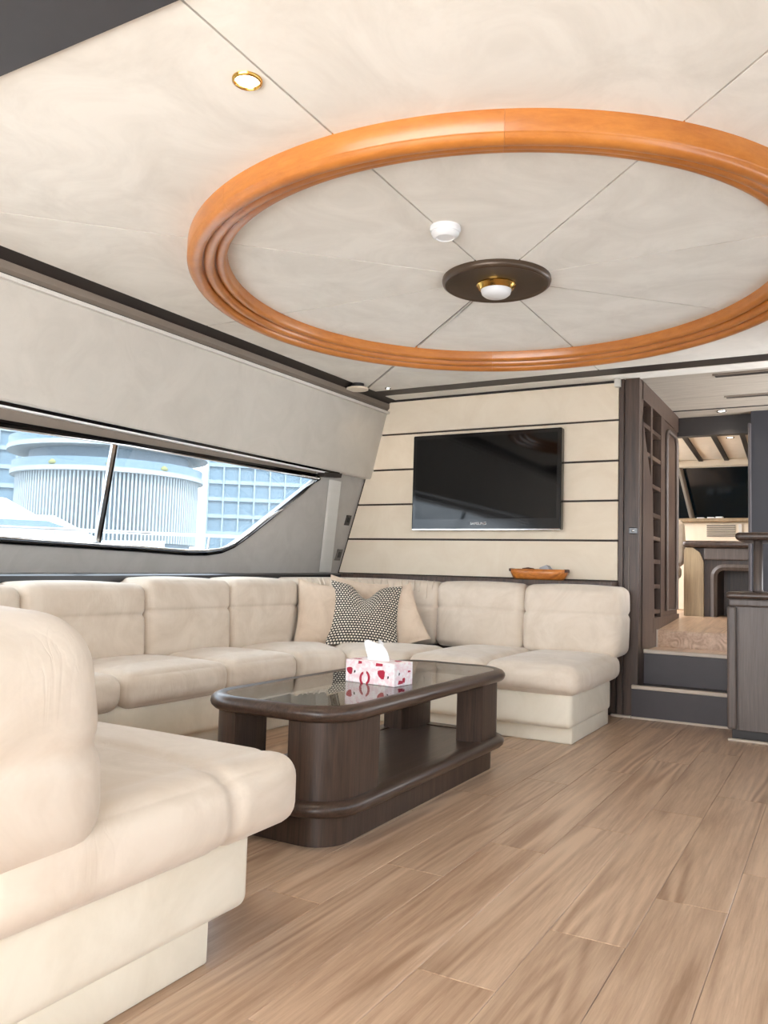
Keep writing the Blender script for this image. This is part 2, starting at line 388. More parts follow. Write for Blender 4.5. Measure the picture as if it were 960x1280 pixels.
# ------------------------------------------------------------------ left (port) wall with the long window
def WL(Y, z, off=0): return (xw(Y, z, off), Y, z)
top_pts = [(.55, 1.435), (2.28, 1.462), (3.0, 1.487), (4.68, 1.497)]
bot_pts = [(.55, .955), (2.42, .945), (3.2, .938), (3.62, .93), (3.78, .935), (3.9, .952), (4.0, .99), (4.1, 1.055), (4.25, 1.167), (4.4, 1.28), (4.55, 1.393), (4.68, 1.49)]
def lin(pts, y):
    for (a, b), (c, d) in zip(pts, pts[1:]):
        if a <= y <= c: return b+(d-b)*(y-a)/(c-a)
    return pts[0][1] if y < pts[0][0] else pts[-1][1]
def side_wall(mirror, name, wname, paneN, label_w):
    mx = (lambda p: (-2.56-p[0], p[1], p[2])) if mirror else (lambda p: p)
    ys = sorted(set([-.95, .3]+[p[0] for p in top_pts]+[p[0] for p in bot_pts]+[5.25])); m = MB()
    for a, b in zip(ys, ys[1:]):
        if a >= .55-1e-6 and b <= 4.68+1e-6: spans = [((0, 0), (lin(bot_pts, a), lin(bot_pts, b))), ((lin(top_pts, a), lin(top_pts, b)), (CZ+.02, CZ+.02))]
        else: spans = [((0, 0), (CZ+.02, CZ+.02))]
        for (l0, l1), (u0, u1) in spans:
            v = [mx(WL(a, l0)), mx(WL(b, l1)), mx(WL(b, u1)), mx(WL(a, u0)), mx(WL(a, l0, -.06)), mx(WL(b, l1, -.06)), mx(WL(b, u1, -.06)), mx(WL(a, u0, -.06))]
            m.add(v, [(0, 1, 2, 3), (7, 6, 5, 4), (0, 4, 5, 1), (3, 2, 6, 7), (0, 3, 7, 4), (1, 5, 6, 2)])
    w = struct(m.build(name, 'wall_grey'))
    outline = [p for p in bot_pts]+[p for p in top_pts[::-1][1:]]
    path = [mx(WL(y, z, .008)) for y, z in outline]
    win = struct(MB().tube(path, .014, 8, True, (1, 0, .3)).build(wname, 'black_gloss'), label_w)
    inner = []
    cy, cz = 2.6, 1.2
    for y, z in outline:
        dz = cz-z; dy = cy-y; inner.append(mx(WL(y+.012*(1 if dy > 0 else -1), z+.017*(1 if dz > 0 else -1)*(1 if y < 4.6 else 0), .016)))
    MB().tube(inner, .007, 8, True, (1, 0, .3)).build('chrome_bead', 'chrome', win, True)
    # the two panes and the mullion between them
    mb, mt = (2.985, .94), (2.925, 1.487)
    if True:
        for sgn in (0, 1):
            pts = []
            bp = [p for p in bot_pts if (p[0] < mb[0]) == (sgn == 0)]; tp = [p for p in top_pts if (p[0] < mt[0]) == (sgn == 0)]
            poly = (bp+[mb, mt]+tp[::-1]) if sgn == 0 else ([mb]+bp+tp[::-1][1:]+[mt])
            n = len(poly); m2 = MB(); m2.prism([mx(WL(y, z, -.022)) for y, z in poly], [mx(WL(y, z, -.030)) for y, z in poly])
            m2.build('pane', 'tinted_glass', win)
    MB().tube([mx(WL(mb[0], mb[1], -.02)), mx(WL(mt[0], mt[1], -.02))], .016, 6, False, (1, 0, .3)).build('mullion', 'chrome', win)
    MB().tube([mx(WL(mb[0]+.012, mb[1], -.012)), mx(WL(mt[0]+.012, mt[1], -.012))], .009, 6, False, (1, 0, .3)).build('mullion_gasket', 'black_gloss', win)
    # valance box over the window
    pr_ = [(2.052, -.005), (2.052, .035), (1.56, .06), (1.55, .055), (1.55, -.005)]
    m3 = MB(); a, b = .2, 5.25
    m3.prism([mx(WL(a, z, o)) for z, o in pr_], [mx(WL(b, z+.0, o)) for z, o in pr_])
    m3.build('valance', 'valance_grey', w)
    return w, win, mx
wl, win1, _ = side_wall(False, 'wall_left', 'window_1', 2, 'long raked port window with clipped forward corner and slim mullion')
wr, win2, MXR = side_wall(True, 'wall_right', 'window_2', 2, 'matching long window in the starboard wall')
# blind housing under the valance: white lip, dark slot, pale folded blind
def strip_on_wall(name, y0, z0, y1, z1, h, o0, o1, mat, parent):
    m = MB(); q = lambda y, z: [WL(y, z, o0), WL(y, z, o1), WL(y, z+h, o1), WL(y, z+h, o0)]
    m.prism(q(y0, z0), q(y1, z1)); return m.build(name, mat, parent)
bl = thing('window_blind', WL(3.6, 1.5), 'folded pale window blind in a dark track over the port window', 'blind')
strip_on_wall('track', .6, 1.530, 4.84, 1.536, .016, .0, .052, 'black_gloss', bl)
strip_on_wall('white_lip', .6, 1.521, 4.84, 1.527, .009, .0, .054, 'white_plastic', bl)
strip_on_wall('folded_fabric', .6, 1.448, 4.6, 1.508, .070, .0, .030, 'taupe_trim', bl)
strip_on_wall('bottom_bar', .6, 1.436, 4.62, 1.502, .012, .0, .036, 'black_gloss', bl)
strip_on_wall('bracket', 4.66, 1.502, 4.86, 1.515, .03, .0, .06, 'dark_trim', bl)
# pale pleated curtain strip and the switch post
cu = thing('pleated_curtain', WL(4.95, .85), 'narrow white pleated curtain hanging between window and switch panel', 'curtain')
for k in range(5):
    t0, t1 = k/5, (k+1)/5
    f = lambda t, z: 4.79+.14*t+(1.54-z)*.30
    m = MB(); q = [WL(f(t0, .845), .845, .004), WL(f((t0+t1)/2, .845), .845, .022), WL(f(t1, .845), .845, .004)]; q2 = [WL(f(t0, 1.498), 1.498, .004), WL(f((t0+t1)/2, 1.498), 1.498, .022), WL(f(t1, 1.498), 1.498, .004)]
    m.prism(q, q2).build('pleat', 'white_fabric', cu)
for (yy, zz, w_, h_, mt, nm, lb) in ((5.175, 1.235, .055, .075, 'switch_dark', 'light_switch', 'dark square light switch, upper of two plates beside the slatted wall'), (5.185, .975, .06, .085, 'switch_grey', 'socket_plate', 'grey blank socket plate, lower of two plates beside the slatted wall')):
    t = thing(nm, WL(yy, zz-h_/2), lb, 'switch')
    q = lambda o, s: [WL(yy-s*w_/2, zz-s*h_/2, o), WL(yy+s*w_/2, zz-s*h_/2, o), WL(yy+s*w_/2, zz+s*h_/2, o), WL(yy-s*w_/2, zz+s*h_/2, o)]
    pt = MB().prism(q(-.002, 1), q(.010, 1)).build('plate', mt, t)
    MB().prism(q(.008, .55), q(.016, .5)).build('rocker', 'switch_dark' if mt == 'switch_grey' else 'black', pt)
# ceiling-to-wall mouldings
def long_strip(name, prof, mat, y0=.2, y1=5.24, parent=None, smooth=False, n=1):
    m = MB(); q = lambda y: [(xw(y, 2.073, o), y, z) for o, z in prof]
    m.prism(q(y0), q(y1)); return m.build(name, mat, parent, smooth)
tr1 = struct(long_strip('trim_1', [(.10, 2.141), (.10, 2.155), (.0, 2.155), (.0, 2.105), (.03, 2.105)], 'dark_trim'))
long_strip('taupe_bead', [(.045, 2.108), (.02, 2.115), (.0, 2.10), (.008, 2.062), (.028, 2.058), (.045, 2.075)], 'taupe_trim', parent=tr1)
long_strip('dark_line', [(.03, 2.062), (.0, 2.062), (.0, 2.046), (.03, 2.046)], 'dark_trim', parent=tr1)
long_strip('cream_lip', [(.048, 2.05), (.0, 2.05), (.0, 2.032), (.048, 2.032)], 'white_fabric', parent=tr1)
# port sill ledge (rises slightly towards the bow)
sl = MB(); zs_ = lambda y: .797+.0145*(y-2.4)
q = lambda y: [(xw(y, .8, -.01), y, zs_(y)-.045), (-3.215, y, zs_(y)-.045), (-3.20, y, zs_(y)-.036), (-3.20, y, zs_(y)-.008), (-3.215, y, zs_(y)), (xw(y, .8, -.01), y, zs_(y))]
sl.prism(q(.3), q(5.25)); struct(sl.build('trim_2', 'sill_black'), 'black ledge under the port window behind the sofa')

# ------------------------------------------------------------------ forward bulkhead: cream panels with dark grooves
wb = struct(MB().box(-3.5, -1.236, BW, BW+.08, 0, CZ+.05).build('wall_back', 'groove'))
zl = [.838, 1.098, 1.355, 1.612, 1.876, 2.118]
XE = lambda z: xw(BW, z)
for k in range(5):
    z0, z1 = zl[k]+.007, zl[k+1]-(.007 if k < 4 else 0)
    p = [(XE(z0)+.015, z0), (-1.243, z0), (-1.243, z1), (XE(z1)+.015, z1)]
    o = MB().prism([(a, BW-.016, b) for a, b in p], [(a, BW+.002, b) for a, b in p]); pb = o.build('panel', 'wall_cream', wb)
MB().box(-3.4, -1.236, BW-.20, BW+.0, .80, .836, .005).build('trim_3', 'dark_wood').__setitem__('kind', 'structure')
MB().box(-3.4, -1.236, BW-.01, BW+.0, 2.118, 2.14).build('groove_strip', 'dark_trim', wb)
MB().box(-3.4, -1.25, BW-.03, BW+.0, .02, .80).build('lower_panel', 'dark_wood', wb)
# stepped cream moulding at the panel's upper right corner
MB().box(-1.262, -1.225, BW-.06, BW-.005, 2.085, CZ).build('corner_moulding', 'white_fabric', wb)

# ------------------------------------------------------------------ corridor: post, shelf wall, steps
CX = -1.11
post = struct(MB().box(-1.234, CX-.002, BW-.012, BW+.09, 0, CZ).build('wall_post', 'dark_wood'), 'dark wooden post ending the slatted wall')
MB().box(-1.236, -1.206, BW-.03, BW+.09, 0, CZ, .003).build('facing', 'dark_wood', post)
MB().box(-1.197, CX, BW-.03, BW+.09, 0, CZ, .003).build('facing', 'dark_wood', post)
MB().box(-1.17, -1.166, BW-.036, BW-.02, .62, 1.06).build('metal_strip', 'taupe_trim', post)
lk = thing('cupboard_lock', (-1.15, BW-.03, 1.14), 'small dark latch with chrome button on the wooden post', 'latch')
MB().box(-1.168, -1.118, BW-.042, BW-.028, 1.14, 1.18, .004).build('lock_plate', 'black_gloss', lk)
MB().lathe([(0, -.006), (.008, -.004), (.009, .006), (0, .008)], (-1.143, BW-.044, 1.158), 12).build('button', 'chrome', lk, True)
su = thing('open_shelf', (CX-.1, 5.9, .42), 'dark wooden open shelf wall lining the left of the steps passage', 'shelf')
pl = lambda pts, x0, x1, nm, mt='dark_wood': MB().prism([(x0, y, z) for y, z in pts], [(x1, y, z) for y, z in pts]).build(nm, mt, su)
pl([(BW+.06, .416), (5.80, .416), (5.735, .574), (5.70, 1.0), (5.66, 1.451), (5.419, 1.766), (5.32, 1.938), (5.30, 2.04), (BW+.06, 2.04)], CX-.03, CX, 'front_panel')
pl([(BW+.06, 2.02), (6.65, 2.02), (6.65, CZ), (BW+.06, CZ)], CX-.22, CX, 'header')
pl([(5.60, 1.45), (5.655, 1.45), (5.655, 2.03), (5.60, 2.03)], CX-.2, CX-.002, 'upright')
pl([(5.955, .56), (6.09, .56), (6.09, 2.03), (5.955, 2.03)], CX-.2, CX-.002, 'upright')
pl([(5.69, .5), (6.68, .5), (6.68, .60), (5.69, .60)], CX-.22, CX+.001, 'plinth')
pl([(5.347, .19), (5.40, .19), (5.40, .42), (5.347, .42)], CX-.03, CX, 'gap_filler')
pl([(BW+.06, .402), (6.68, .402), (6.68, .53), (BW+.06, .53)], CX-.034, CX-.004, 'gap_filler')  # added to stop daylight leaking through the gap beside the stairs
for z in (.64, .811, .982, 1.139, 1.296, 1.491, 1.686, 1.867):
    pl([(5.34 if z > 1.8 else 5.42 if z > 1.6 else 5.64, z-.014), (5.96, z-.014), (5.96, z+.014), (5.34 if z > 1.8 else 5.42 if z > 1.6 else 5.64, z+.014)], CX-.19, CX-.006, 'shelf', 'dark_wood_y')
pl([(5.3, .5), (6.1, .5), (6.1, 1.14), (5.3, 1.14)], CX-.22, CX-.20, 'back_board', 'dark_wood')
pl([(5.3, 1.14), (6.1, 1.14), (6.1, 1.27), (5.3, 1.27)], CX-.22, CX-.20, 'back_board', 'wall_cream')
pl([(5.3, 1.28), (6.1, 1.28), (6.1, 1.68), (5.3, 1.68)], CX-.22, CX-.20, 'back_board', 'dark_wood')
pl([(5.3, 1.68), (6.1, 1.68), (6.1, 2.04), (5.3, 2.04)], CX-.22, CX-.20, 'back_board', 'wall_cream')
# jamb panel with rounded-top moulding
jb = pl([(6.09, .58), (6.65, .58), (6.65, 2.05), (6.09, 2.05)], CX-.2, CX-.01, 'jamb_panel')
pts = [(CX, 6.16, .64), (CX, 6.16, 1.88)]+[(CX, 6.24-.08*math.cos(a*math.pi/12), 1.88+.08*math.sin(a*math.pi/12)) for a in range(1, 7)]+[(CX, 6.5+.08*math.sin(a*math.pi/12), 1.88+.08*math.cos(a*math.pi/12)) for a in range(0, 7)]+[(CX, 6.58, .64)]
MB().tube(pts, .014, 6, True, (1, 0, 0)).build('jamb_moulding', 'cab_wood', jb, True)
struct(MB().box(CX-.24, CX-.222, BW+.02, 6.7, 0, CZ).build('wall_passage', 'dark_trim'))

st = thing('stairs', (-.87, 5.3, 0), 'two dark grey steps with pale nosings climbing to the wheelhouse', 'stairs')
SX0, SX1 = -1.145, -.575
SC = CX+.002
MB().box(SX0, SX1, 5.212, 5.2245, 0, .188).build('riser', 'riser_grey', st)
MB().box(CX-.02, SX1, 5.2245, 5.40, 0, .183).build('step_body', 'riser_grey', st)
MB().box(CX-.025, SX1, 5.347, 5.80, 0, .183).build('step_body', 'riser_grey', st)
MB().box(CX-.025, SX1, 5.40, 5.80, .183, .39).build('riser', 'riser_grey', st)
MB().box(SC, SX1, 5.2245, 5.40, .183, .197).build('tread', 'dark_wood_y', st)
MB().box(SX0, SX1+.01, 5.198, 5.2245, .181, .205, .005).build('nosing', 'nosing', st)
MB().box(CX-.02, SX1+.01, 5.387, 5.42, .388, .413, .005).build('nosing', 'nosing', st)
MB().box(CX-.025, SX1, 5.41, 5.80, .385, .402).build('tread', 'floor_oak', st)
MB().prism([(CX+.004, 5.80, .39), (SX1, 5.80, .39), (SX1, 6.75, .39), (CX+.004, 6.75, .39)], [(CX+.004, 5.80, .515), (SX1, 5.80, .515), (SX1, 6.75, .575), (CX+.004, 6.75, .575)]).build('ramp', 'floor_oak', st)
MB().box(CX+.001, CX+.010, 5.79, 5.80, .40, .52).build('edge_strip', 'nosing', st)
MB().box(SX0, SX1, 5.204, 5.213, 0, .012).build('floor_strip', 'nosing', st)
MB().box(-1.27, -1.147, 5.195, 5.224, 0, .014, .003).build('trim_4', 'nosing').__setitem__('kind', 'structure')
struct(MB().box(CX-.24, .8, BW+.0, 6.72, CZ+.002, CZ+.06).build('ceiling_passage', 'corridor_ceiling_mat'))
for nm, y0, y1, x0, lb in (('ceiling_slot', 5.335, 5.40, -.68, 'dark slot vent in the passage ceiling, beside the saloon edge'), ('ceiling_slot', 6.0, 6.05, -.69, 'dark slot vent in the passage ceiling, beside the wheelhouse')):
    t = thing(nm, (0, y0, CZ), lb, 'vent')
    MB().box(x0, .5, y0, y1, CZ-.006, CZ+.004).build('slot_shade', 'dark_trim', t)  # unrecessed bar; its dark colour stands for the shade inside the slot
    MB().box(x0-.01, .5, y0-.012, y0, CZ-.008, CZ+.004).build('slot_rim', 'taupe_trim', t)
MB().box(CX, .8, 6.40, 6.41, CZ-.004, CZ+.006).build('trim_5', 'dark_trim').__setitem__('kind', 'structure')
struct(MB().box(-1.6, .8, 6.70, 6.78, 1.995, CZ+.3).build('wall_header', 'dark_trim'), 'dark header over the wheelhouse opening')
struct(MB().box(-.585, .8, 6.60, 6.70, .3, CZ+.01).build('wall_navy', 'navy_panel'), 'dark navy bulkhead panel behind the bar counter')
MB().box(-.605, -.583, 6.585, 6.70, .5, 2.05, .006).build('trim_6', 'riser_grey').__setitem__('kind', 'structure')

# starboard cabinet with bar
cb = thing('sideboard', (0, 5.2, 0), 'dark grey wood sideboard with rounded top beside the steps', 'cabinet')
MB().box(-.550, .60, 4.876, 5.62, .055, .725).build('body', 'cab_wood', cb)
MB().box(-.557, -.506, 4.86, 5.61, .055, .725, .014, 3).build('corner_post', 'cab_wood', cb)
MB().box(-.499, .60, 4.86, 4.89, .055, .725, .004).build('front_panel', 'cab_wood', cb)
MB().box(-.535, .60, 4.90, 5.60, 0, .06).build('plinth', 'dark_trim', cb)
MB().box(-.545, .60, 4.845, 5.62, .725, .765, .008).build('top_moulding', 'cab_wood', cb)
MB().box(-.56, .60, 4.825, 5.62, .765, .802, .016, 3).build('top', 'dark_wood_y', cb)
MB().box(-.55, .60, 4.83, 4.86, 0, .012, .003).build('floor_strip', 'nosing', cb)
bc = thing('bar_counter', (0, 5.1, .80), 'raised dark wooden bar counter on a slim grey post', 'counter')
MB().box(-.515, .60, 4.86, 5.3, 1.087, 1.131, .02, 3).build('counter_top', 'dark_wood_y', bc)
MB().lathe([(.0, .803), (.03, .803), (.024, .82), (.024, 1.09), (0, 1.09)], (-.405, 4.95, 0), 20).build('post', 'cab_wood', bc, True)

# ------------------------------------------------------------------ wheelhouse beyond the steps
struct(MB().box(-2.6, .4, 6.75, 9.4, .50, .56).build('floor_wheelhouse', 'floor_oak'))
wc = struct(MB().prism([(-2.6, 6.78, 2.12), (.4, 6.78, 2.12), (.4, 9.05, 2.12), (-2.6, 9.05, 2.12)], [(-2.6, 6.78, 2.18), (.4, 6.78, 2.18), (.4, 9.05, 2.18), (-2.6, 9.05, 2.18)]).build('ceiling_wheelhouse', 'wall_cream'))
for xa, ya, xb, yb in ((-1.16, 6.9, -1.268, 8.92), (-.93, 6.9, -1.02, 8.92), (-.70, 6.9, -.80, 8.92), (-1.42, 6.9, -1.52, 8.92)):
    MB().prism([(xa-.02, ya, 2.10), (xa+.02, ya, 2.10), (xb+.02, yb, 2.10), (xb-.02, yb, 2.10)], [(xa-.02, ya, 2.121), (xa+.02, ya, 2.121), (xb+.02, yb, 2.121), (xb-.02, yb, 2.121)]).build('beam', 'dark_trim', wc)
MB().box(-2.6, .4, 8.92, 9.05, 2.05, 2.12, .01).build('front_rail', 'wall_cream', wc)
ws = struct(MB().prism([(-2.6, 9.06, 2.09), (.4, 9.06, 2.09), (.4, 9.35, 1.50), (-2.6, 9.35, 1.50)], [(-2.6, 9.08, 2.09), (.4, 9.08, 2.09), (.4, 9.37, 1.50), (-2.6, 9.37, 1.50)]).build('window_3', 'windshield_dark'), 'dark covered windshield of the wheelhouse')
MB().tube([(-1.49, 9.0, 2.06), (-1.40, 9.26, 1.52)], .028, 8).build('pillar', 'taupe_trim', ws)
struct(MB().box(-2.6, .4, 9.36, 9.42, .5, 1.52).build('wall_bow', 'wall_cream'))
struct(MB().box(-2.66, -2.6, 6.75, 9.4, .5, 1.25).build('wall_wheelhouse_port', 'wall_cream'))
struct(MB().box(.4, .46, 6.75, 9.4, .5, 2.15).build('wall_wheelhouse_starboard', 'wall_cream'))
db = thing('dashboard', (-1, 9.1, .56), 'cream dashboard with air grille under the dark windshield', 'dashboard')
MB().box(-2.5, .3, 8.85, 9.34, .56, 1.46, .01).build('panel', 'wall_cream', db)
MB().box(-2.5, .3, 8.78, 9.34, 1.46, 1.50, .012).build('ledge', 'tan_wood', db)
for k in range(6): MB().box(-1.20, -.93, 8.835, 8.855, 1.315+k*.021, 1.327+k*.021).build('grille_slat', 'taupe_trim', db)
MB().box(-.90, -.87, 8.835, 8.855, 1.30, 1.44).build('grille_end', 'white_fabric', db)
for k, (xx, zz) in enumerate(((-1.3, 1.50), (-1.2, 1.5), (-1.12, 1.5))):
    tag(MB().box(xx, xx+.07, 8.86, 8.95, zz-.002, zz+.012+.004*k, .003).build('paper_slip', 'tissue'), 'white paper slip lying on the dashboard ledge', 'paper', 'papers on the dashboard')
hc = thing('helm_desk', (-.9, 7.6, .56), 'dark-topped wooden helm desk with an arched kneehole', 'desk')
MB().box(-1.20, .2, 7.38, 8.0, 1.145, 1.205, .025, 3).build('desk_top', 'dark_wood_y', hc)
side = [(-1.19, .56), (-1.03, .56), (-1.03, 1.02), (-1.06, 1.10), (-1.12, 1.145), (-1.17, 1.145), (-1.19, 1.12)]
MB().prism([(a, 7.40, b) for a, b in side], [(a, 7.44, b) for a, b in side]).build('side_panel', 'tan_wood', hc)
MB().box(-1.19, -.93, 7.45, 7.95, .56, 1.14).build('body', 'dark_wood', hc)
MB().box(-.93, .05, 7.45, 7.95, .97, 1.14).build('apron', 'dark_wood', hc)
MB().box(.05, .2, 7.45, 7.95, .56, 1.14).build('body', 'dark_wood', hc)
MB().box(-.93, .05, 7.92, 7.95, .56, .97).build('back_panel', 'dark_wood', hc)
MB().box(-1.03, .1, 7.41, 7.46, 1.04, 1.145, .01).build('drawer_front', 'cab_wood', hc)
arch = [(-.95, 7.43, .56), (-.95, 7.43, .90)]+[(-.87-.08*math.cos(a*math.pi/12), 7.43, .90+.08*math.sin(a*math.pi/12)) for a in range(1, 7)]+[(.05, 7.43, .98)]
MB().tube(arch, .030, 6, False, (0, 1, 0)).build('arch_frame', 'cab_wood', hc)
hs = thing('helm_chair', (-1.32, 7.2, .56), 'cream upholstered helm chair beside the wooden desk', 'chair')
cushion('backrest', .42, .16, .42, .05, straight((-1.66, 7.6, .98), (1, 0, 0), (0, 1, 0)), 'sofa', hs)
cushion('seat_cushion', .42, .42, .14, .05, straight((-1.66, 7.18, .86), (1, 0, 0), (0, 1, 0)), 'sofa', hs)
MB().box(-1.6, -1.3, 7.25, 7.55, .56, .88, .01).build('pedestal', 'black', hs)
for xx, yy, zz, lb in ((-.777, 6.5, CZ, 'small bright downlight in the passage ceiling'), (-.84, 7.6, 2.12, 'small bright downlight between the wheelhouse ceiling beams')):
    t = thing('downlight', (xx, yy, zz), lb, 'light')
    MB().lathe([(.022, -.001), (.034, -.008), (.036, 0), (.022, .004)], (xx, yy, zz), 24).build('rim', 'chrome', t, True)
    MB().lathe([(0, -.004), (.023, -.004), (.023, .002), (0, .002)], (xx, yy, zz), 20).build('lens', 'lamp_white', t)
    L = bpy.data.lights.new('downlight_bulb', 'SPOT'); L.spot_size = 2.4; L.spot_blend = .7; L.energy = 4; L.color = (1, .88, .7); L.shadow_soft_size = .03
    lo = bpy.data.objects.new('downlight_bulb', L); COL.objects.link(lo); lo.parent = t; lo.location = (0, 0, -.02)

# ------------------------------------------------------------------ aft and closing walls
aw = struct(MB().box(-3.7, -2.6, -1.0, -.92, 0, CZ+.05).build('wall_aft', 'wall_grey'))
MB().box(.55, 1.1, -1.0, -.92, 0, CZ+.05).build('wall_piece', 'wall_grey', aw)
MB().box(-2.6, .55, -1.0, -.92, 2.02, CZ+.05).build('door_header', 'dark_trim', aw)
struct(MB().box(-4.4, 2.0, -6, -1.0, -.12, -.02).build('floor_aft_bounce_deck', 'gelcoat'))  # unseen deck, made white to bounce sunlight onto the saloon ceiling
struct(MB().box(.72, 1.9, -1.0, 7.0, CZ+.06, CZ+.12).build('ceiling_sun_block', 'gelcoat'))  # unseen overhang added to block direct sun at the starboard window

# ------------------------------------------------------------------ ceiling ring
def bead(r0, r1, z, d, n=6): return [(r0+(r1-r0)*(.5-.5*math.cos(math.pi*k/n)), z-d*math.sin(math.pi*k/n)) for k in range(n+1)]
prof = [(RR, .012), (RR, -.062), (RR-.004, -.066)]+bead(RR-.006, RR-.060, -.068, .018)+[(RR-.062, -.056)]+bead(RR-.064, RR-.108, -.056, .014)+[(RR-.110, -.038)]+bead(RR-.112, RR-.156, -.038, .014)+[(RR-.158, .012)]
rg = thing('ceiling_ring', (RC[0], RC[1], CZ), 'large round polished orange wood ring moulding on the ceiling', 'ring moulding')
for k in range(8):
    a0 = math.radians(-112.5+45*k)
    ease(MB().lathe(prof, (RC[0], RC[1], CZ), 24, a0+.0002, a0+math.pi/4-.0002).build('moulding_segment', 'orange_wood', rg), 50)
# centre light
cl = thing('ceiling_light', (RC[0], RC[1], CZ), 'round brown ceiling plate with brass-rimmed white lamp at the ring centre', 'light')
ease(MB().lathe([(.01, .01), (.232, .01), (.236, -.012), (.232, -.024), (.222, -.030), (.212, -.026), (.205, -.024), (.01, -.024)], (RC[0], RC[1], CZ), 64).build('mounting_plate', 'plate_brown', cl), 50)
ease(MB().lathe([(.085, -.020), (.086, -.030), (.080, -.036), (.074, -.046), (.068, -.050), (.066, -.02)], (RC[0], RC[1], CZ), 48).build('brass_rim', 'brass', cl), 50)
MB().lathe([(.066, -.03), (.066, -.052), (.062, -.066), (.050, -.076), (.03, -.081), (0, -.083)], (RC[0], RC[1], CZ), 48).build('diffuser', 'diffuser', cl, True)
sd = thing('smoke_detector', (-1.274, 2.656, CZ), 'white round smoke detector on the ceiling inside the wood ring', 'smoke detector')
ease(MB().lathe([(0, .005), (.056, .005), (.058, -.012), (.054, -.018), (.054, -.020), (.0, -.020)], (-1.274, 2.66, CZ), 40).build('base', 'white_plastic', sd), 40)
ease(MB().lathe([(0, -.018), (.050, -.018), (.052, -.026), (.046, -.036), (.034, -.042), (.032, -.039), (0, -.040)], (-1.274, 2.66, CZ), 40).build('cap', 'white_plastic', sd), 40)
def downlight(x, y, r, rim, lens, lb, e):
    t = thing('downlight', (x, y, CZ), lb, 'light')
    ease(MB().lathe([(r*.72, .002), (r*.74, -.004), (r*.86, -.009), (r, -.006), (r*1.02, .004)], (x, y, CZ), 32).build('rim', rim, t), 60)
    MB().lathe([(0, -.003), (r*.75, -.003), (r*.75, .003), (0, .003)], (x, y, CZ), 28).build('lens', lens, t)
    L = bpy.data.lights.new('downlight_bulb', 'SPOT'); L.energy = e; L.spot_size = 2.2; L.spot_blend = .6; L.color = (1, .82, .6); L.shadow_soft_size = .03
    lo = bpy.data.objects.new('downlight_bulb', L); COL.objects.link(lo); lo.parent = t; lo.location = (0, 0, -.02)
downlight(-1.358, 1.603, .040, 'brass', 'lamp_warm', 'lit brass-rimmed downlight on the ceiling seam near the dark header', 6)
downlight(-2.755, 4.889, .022, 'chrome', 'lamp_white', 'tiny white downlight in the ceiling corner above the television wall', .8)
ov = thing('ceiling_speaker', (-2.89, 4.70, CZ), 'oval cream ceiling speaker set in the dark corner trim', 'speaker')
ec = (-2.89, 4.70)
oval = lambda r, z: [(ec[0]+r*.078*math.cos(a*math.pi/16), ec[1]+r*.07*math.sin(a*math.pi/16), z) for a in range(32)]
MB().prism(oval(.6, 2.104), oval(.6, CZ+.002)).build('neck', 'dark_trim', ov)
MB().prism(oval(1.0, 2.098), oval(1.0, 2.11)).build('grille', 'wall_cream', ov)

# ------------------------------------------------------------------ television
TVY = 5.165; k_ = TVY/5.255
tx0, tx1 = -2.733*k_, -1.62*k_; tz0 = .85+(1.169-.85)*k_; tz1 = .85+(1.856-.85)*k_
tv = thing('television', ((tx0+tx1)/2, BW, tz0), 'wide black flat-screen television on the cream slatted wall', 'television')
bez = MB().box(tx0, tx1, TVY, TVY+.06, tz0, tz1, .008).build('bezel', 'black_gloss', tv)
MB().box(tx0+.03, tx1-.03, TVY-.002, TVY+.01, tz0+.075, tz1-.03).build('screen', 'screen', tv)
MB().box(tx0+.006, tx1-.006, TVY-.003, TVY+.04, tz0-.004, tz0+.008, .003).build('chrome_edge', 'chrome', tv)
MB().box(tx0+.25, tx1-.25, TVY+.05, BW-.014, tz0+.15, tz1-.15).build('wall_mount', 'black', tv)
tc_ = bpy.data.curves.new('maker_lettering', 'FONT'); tc_.body = 'SAMSUNG'; tc_.size = .026; tc_.align_x = 'CENTER'; tc_.extrude = .0006
to = bpy.data.objects.new('tmp', tc_); COL.objects.link(to); dg = bpy.context.evaluated_depsgraph_get()
tm = bpy.data.meshes.new_from_object(to.evaluated_get(dg)); bpy.data.objects.remove(to)
xm = (tx0+tx1)/2-.03
vv = [(xm+v.co.x*1.0, TVY-.0035-v.co.z, tz0+.034+v.co.y) for v in tm.vertices]
obj('maker_lettering', vv, [tuple(p.vertices) for p in tm.polygons], 'white_plastic', bez)

# ------------------------------------------------------------------ bowl on the back ledge
bw = thing('wooden_bowl', (-1.73, 5.13, .836), 'oval carved orange wooden bowl on the ledge behind the sofa', 'bowl')
bx, by = -1.725, 5.135
def obowl(prof, n=40):
    v = [(bx+r*.196*math.cos(2*math.pi*i/n), by+min(r*.085, .085)*math.sin(2*math.pi*i/n), z) for i in range(n) for r, z in prof]; k = len(prof)
    return v, [(i*k+q, ((i+1) % n)*k+q, ((i+1) % n)*k+q+1, i*k+q+1) for i in range(n) for q in range(k-1)]
v, f = obowl([(0.01, .836), (.82, .836), (.90, .848), (.97, .875), (1.0, .902), (.96, .903), (.92, .885), (.8, .858), (.01, .850)])
shl = obj('shell', v, f, 'bowl_wood', bw, True)
for s in (-1, 1): MB().box(bx+s*.185-.012, bx+s*.185+.012, by-.03, by+.03, .885, .905, .005).build('handle', 'leaf_brown', shl)
tag(MB().prism([(-1.73, 5.12, .862), (-1.62, 5.11, .862), (-1.60, 5.15, .862), (-1.71, 5.16, .862)], [(-1.715, 5.12, .914), (-1.665, 5.11, .932), (-1.655, 5.15, .925), (-1.705, 5.16, .912)]).build('folded_card', 'paper_grey'), 'grey folded card leaning in the wooden bowl', 'card')
